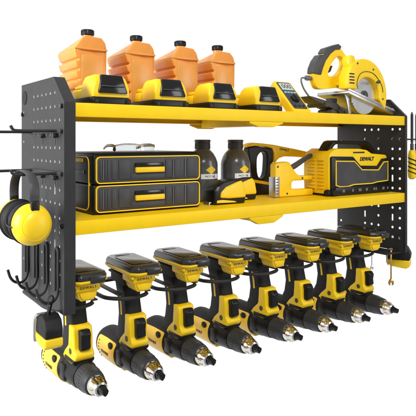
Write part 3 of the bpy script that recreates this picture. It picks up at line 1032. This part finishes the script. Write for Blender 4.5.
m = MB()
body = [(0.5935, 0.1375), (0.5915, 0.170), (0.5925, 0.2160), (0.5985, 0.2270), (0.6150, 0.2345), (0.6900, 0.2340), (0.7150, 0.2310), (0.7320, 0.2230), (0.7820, 0.2195), (0.7855, 0.2150), (0.7860, 0.1375)]
m.prism(body, 'xz', 0.043, 0.118, 0.004, 3)
for k in range(9):
    z = 0.149 + 0.0075 * k
    m.box((0.5895, 0.056, z), (0.5945, 0.074, z + 0.0032), 0.0009)
    m.box((0.5895, 0.082, z), (0.5945, 0.104, z + 0.0032), 0.0009)
rb = rfin(m, 'radio_body', 'yellow')
m = MB()
fr = [(0.5955, 0.1420), (0.5950, 0.2155), (0.5985, 0.2185), (0.6640, 0.2170), (0.6880, 0.1970), (0.7480, 0.1950), (0.7640, 0.2110), (0.7850, 0.2120), (0.7850, 0.1420)]
m.prism(fr, 'xz', 0.0385, 0.046, 0.0015)
fp = rfin(m, 'front_panel', 'black')
# yellow piping round the dark glass
inn = [(0.6070, 0.1560), (0.6070, 0.2095), (0.6665, 0.2080), (0.6912, 0.1890), (0.7465, 0.1870), (0.7655, 0.2045), (0.7815, 0.2055), (0.7815, 0.1600), (0.7420, 0.1580), (0.7250, 0.1555), (0.6650, 0.1555), (0.6450, 0.1520), (0.6200, 0.1525)]
ii = []
cxx = sum(p[0] for p in inn) / len(inn)
czz = sum(p[1] for p in inn) / len(inn)
n = len(inn)
for k in range(n):
    a, b, c = Vector(inn[k - 1]), Vector(inn[k]), Vector(inn[(k + 1) % n])
    d1, d2 = (b - a).normalized(), (c - b).normalized()
    nn = Vector((d1.y, -d1.x)) + Vector((d2.y, -d2.x))
    nn = nn.normalized() * (0.0023 / max(0.5, nn.length / 2))
    ii.append((b.x + nn.x, b.y + nn.y))
m = MB().prism(inn, 'xz', 0.0368, 0.0395, holes=[ii])
rfin(m, 'panel_piping', 'yellow', fp)
m = MB().prism(ii, 'xz', 0.0376, 0.0392)
rfin(m, 'display_glass', 'dgrey', fp)
m = MB().text('DEWALT', 0.0116, Matrix.Translation((0.7130, 0.0425, 0.2110)) @ FRONT, extr=0.0005, bold=0.0003, shear=0.25)
rfin(m, 'lettering', 'ink', rb)
m = MB().box((0.668, 0.0418, 0.2245), (0.705, 0.0435, 0.2275), 0.0005)
rfin(m, 'top_slot', 'ink', rb)
m = MB()
m.box((0.594, 0.037, 0.1345), (0.786, 0.122, 0.1408), 0.002)
m.box((0.604, 0.0352, 0.1385), (0.784, 0.046, 0.1530), 0.002)
rfin(m, 'radio_base', 'black')
for x, w in ((0.624, 0.008), (0.655, 0.005), (0.676, 0.009), (0.700, 0.006), (0.726, 0.005), (0.7335, 0.004), (0.757, 0.007), (0.774, 0.004)):
    rfin(MB().box((x, 0.0335, 0.1412), (x + w, 0.036, 0.1475), 0.0007), 'base_button', 'grey')
for y in (0.046, 0.105):
    rfin(MB().lathe([(0.0065, 0.5865), (0.0070, 0.589), (0.0070, 0.596)], 'x', (0, y, 0.1415), 16), 'foot', 'rubber')
rfin(MB().lathe([(0.0065, 0.0335), (0.0070, 0.035), (0.0070, 0.045)], 'y', (0.601, 0, 0.1415), 16), 'foot', 'rubber')
m = MB()
m.prism([(0.6020, 0.2265), (0.6145, 0.2430), (0.6220, 0.2505), (0.6320, 0.2525), (0.7380, 0.2500), (0.7460, 0.2460), (0.7680, 0.2240), (0.7580, 0.2225), (0.7420, 0.2385), (0.7340, 0.2425), (0.6340, 0.2445), (0.6275, 0.2415), (0.6150, 0.2290)], 'xz', 0.058, 0.088, 0.0028, 3, ang=20)
rfin(m, 'carry_handle', 'black')

# ============================================================ LEFT PANEL: ear muffs and hanging tape
em = thing('ear_muffs', 'yellow ear muffs with black headband hanging from a peg on the left panel', 'ear muffs', (-0.046, 0.035, 0.135))


def cup(y0, sgn, mat_):
    m = MB()
    prof = [(0.0245, 0.0), (0.0272, 0.002), (0.0278, 0.007), (0.0270, 0.012), (0.0258, 0.0135), (0.0256, 0.0150), (0.0262, 0.0158), (0.0235, 0.0215), (0.0190, 0.0252), (0.0186, 0.0250), (0.0180, 0.0257), (0.0110, 0.0285), (0.002, 0.0295)]
    m.lathe([(r, y0 + sgn * h) for r, h in prof], 'y', (0, 0, 0), 40)
    for v in m.bm.verts:
        v.co.z *= 1.06
        v.co.x *= 0.98
    c = m.build('ear_cup', mat_, em, 60)
    m = MB()
    m.lathe([(0.0285 - 0.002, y0), (0.0288, y0 - sgn * 0.002), (0.0288, y0 - sgn * 0.005), (0.0265, y0 - sgn * 0.0062), (0.0255, y0 - sgn * 0.009), (0.0270, y0 - sgn * 0.013), (0.0262, y0 - sgn * 0.0185), (0.022, y0 - sgn * 0.0215), (0.014, y0 - sgn * 0.0215), (0.012, y0 - sgn * 0.012)], 'y', (0, 0, 0), 40)
    for v in m.bm.verts:
        v.co.z *= 1.06
    m.build('ear_cushion', 'rubber', c, 60)
    return c


cup(-0.0265, -1, 'ylight')
cup(0.0300, 1, 'ylight')
m = MB()
pts = [(0, -0.046, 0.030), (0, -0.046, 0.036), (0, -0.0465, 0.045), (0, -0.042, 0.058), (0, -0.028, 0.0685), (0, -0.008, 0.0725), (0, 0.014, 0.0725), (0, 0.034, 0.067), (0, 0.047, 0.056), (0, 0.0515, 0.043), (0, 0.051, 0.030), (0, 0.050, 0.020)]
m.tube(pts, (0.0013, 0.0068), 12, sm=5, flat=(0, -1, 0))
m.build('headband', 'dgrey', em, 60)
for y in (-0.048, 0.0525):
    MB().box((-0.006, y - 0.003, 0.006), (0.006, y + 0.003, 0.034), 0.002).build('headband_yoke', 'black', em)
m = MB()
m.tube([(0.024, -0.020, 0.010), (0.031, -0.016, 0.012), (0.034, -0.010, 0.004), (0.029, -0.004, -0.004), (0.027, 0.012, -0.006)], 0.0011, 8, sm=5)
m.build('wire_clip', 'alu', em)
m = MB()
m.tube([(-0.0255, -0.036, -0.002), (-0.030, -0.022, 0.000), (-0.0290, -0.015, 0.008)], 0.0016, 8, sm=4)
m.build('cup_pivot', 'black', em)


def hanging_tape(label, loc, rz, sc=1.0):
    t = thing('tape_measure', label, 'tape measure', loc, None, rot=(0, 0, rz))
    m = MB()
    m.prism([(-0.026, -0.012), (-0.028, 0.004), (-0.020, 0.020), (-0.004, 0.0265), (0.012, 0.0245), (0.024, 0.014), (0.0285, -0.002), (0.027, -0.012)], 'yz', -0.016, 0.0165, 0.0035, 3)
    m.build('case_cover', 'rubber', t)
    m = MB()
    m.prism([(-0.0265, -0.0122), (0.0275, -0.0122), (0.0275, -0.020), (0.020, -0.0285), (-0.018, -0.0325), (-0.0265, -0.026)], 'yz', -0.0168, 0.0172, 0.003, 3)
    m.build('lower_case', 'ylight', t)
    m = MB()
    m.prism([(0.0285, -0.020), (0.030, 0.005), (0.025, 0.018), (0.012, 0.0270), (0.004, 0.0285), (0.004, 0.025), (0.020, 0.015), (0.025, -0.002), (0.0245, -0.012), (0.024, -0.0285)], 'yz', -0.0205, 0.0205, 0.0015)
    m.build('chrome_rim', 'chrome', t)
    m = MB()
    m.prism([(0.026, 0.006), (0.0265, -0.010), (0.0315, -0.010), (0.0312, 0.006)], 'yz', -0.0085, 0.0085, 0.0008)
    m.build('mouth', 'gloss', t)
    m = MB()
    m.tube([(0.0, -0.002, 0.024), (0.001, -0.003, 0.035), (0.003, -0.005, 0.046), (0.006, -0.005, 0.054), (0.003, -0.005, 0.0595), (-0.003, -0.005, 0.054), (-0.003, -0.004, 0.04), (-0.003, -0.001, 0.024)], (0.0011, 0.0050), 8, sm=5, flat=(1, 0, 0))
    m.build('strap', 'rubber', t)
    for c in t.children:
        c.data.transform(Matrix.Translation((0, 0, 0.0595)) @ Matrix.Scale(sc, 4) @ Matrix.Translation((0, 0, -0.0595)))
    return t


hanging_tape('yellow tape measure dangling by its strap from a wire hook on the left panel', (-0.0160, 0.0175, -0.031), 0.0, 0.8)

# ============================================================ RIGHT SIDE
hanging_tape('yellow and black tape measure hanging on the outside of the right panel', (0.840, 0.050, -0.020), 0.5, 0.95)


def make_wrench(label, mat_, s, kind):
    t = thing('wrench', label, 'wrench', (0, 0, 0), 'wrenches hanging below the right panel')
    m = MB()
    L = 0.080
    m.prism([(-0.0020, 0.004), (-0.0020, -L), (0.0020, -L), (0.0020, 0.004)], 'xz', -0.0012, 0.0012, 0.0006)
    jaw = [(-0.003, -L + 0.003), (-0.0078, -L - 0.004), (-0.0080, -L - 0.011), (-0.0048, -L - 0.0155), (-0.0030, -L - 0.0150), (-0.0028, -L - 0.0085), (0.0, -L - 0.0062), (0.0028, -L - 0.0085), (0.0030, -L - 0.0150), (0.0048, -L - 0.0155), (0.0080, -L - 0.011), (0.0078, -L - 0.004), (0.003, -L + 0.003)]
    m.prism(jaw, 'xz', -0.0022, 0.0022, 0.0007)
    m.prism(circ(0, 0.007, 0.0042, 18), 'xz', -0.0016, 0.0016, holes=[circ(0, 0.007, 0.0022, 12)])
    m.bm.transform(Matrix.Diagonal((s, s, s, 1)))
    m.build('wrench_shaft', mat_, t)
    return t


w1 = make_wrench('small silver open ended wrench hanging under the rack', 'chrome', 0.50, 0)
w1.location = (0.752, 0.060, 0.0035)
w1.rotation_euler = (0, 0, -0.3)
w2 = make_wrench('longer brass coloured open ended wrench hanging under the rack', 'brass', 0.80, 0)
w2.location = (0.7745, 0.0245, 0.0)
w2.rotation_euler = (0, 0, -0.4)


def make_driver(label, shaft, tint):
    t = thing('screwdriver', label, 'screwdriver', (0, 0, 0), 'screwdrivers on the outside of the right panel')
    m = MB()
    m.lathe([(0.0045, -0.068), (0.0085, -0.064), (0.0095, -0.050), (0.0082, -0.030), (0.0090, -0.012), (0.0070, -0.002), (0.0050, 0.0)], 'z', (0, 0, 0), 20)
    h = m.build('driver_handle', tint, t)
    m = MB()
    for k in range(4):
        z = -0.008 - 0.010 * k
        m.tube([(0.0092 * math.cos(a), 0.0092 * math.sin(a), z - 0.0035 * a) for a in [math.radians(q) for q in range(150, 331, 20)]], 0.0013, 6)
    m.build('grip_rib', 'rubber', h)
    m = MB()
    m.lathe([(0.0040, 0.0), (0.0040, 0.014), (0.0024, 0.016), (0.0024, 0.085), (0.001, 0.089)], 'z', (0, 0, 0), 12)
    for k in range(22):
        z = 0.018 + 0.003 * k
        m.lathe([(0.0024, z), (0.0040, z + 0.0008), (0.0040, z + 0.0016), (0.0024, z + 0.0024)], 'z', (0, 0, 0), 10)
    m.build('driver_shaft', shaft, t)
    return t


s1 = make_driver('yellow handled screwdriver with ridged black shaft beside the right panel', 'dgrey', 'yellow')
s1.location = (0.846, 0.020, 0.230)
s2 = make_driver('orange handled screwdriver with ridged black shaft, farther from the right panel', 'dgrey', 'orange')
s2.location = (0.900, 0.045, 0.230)
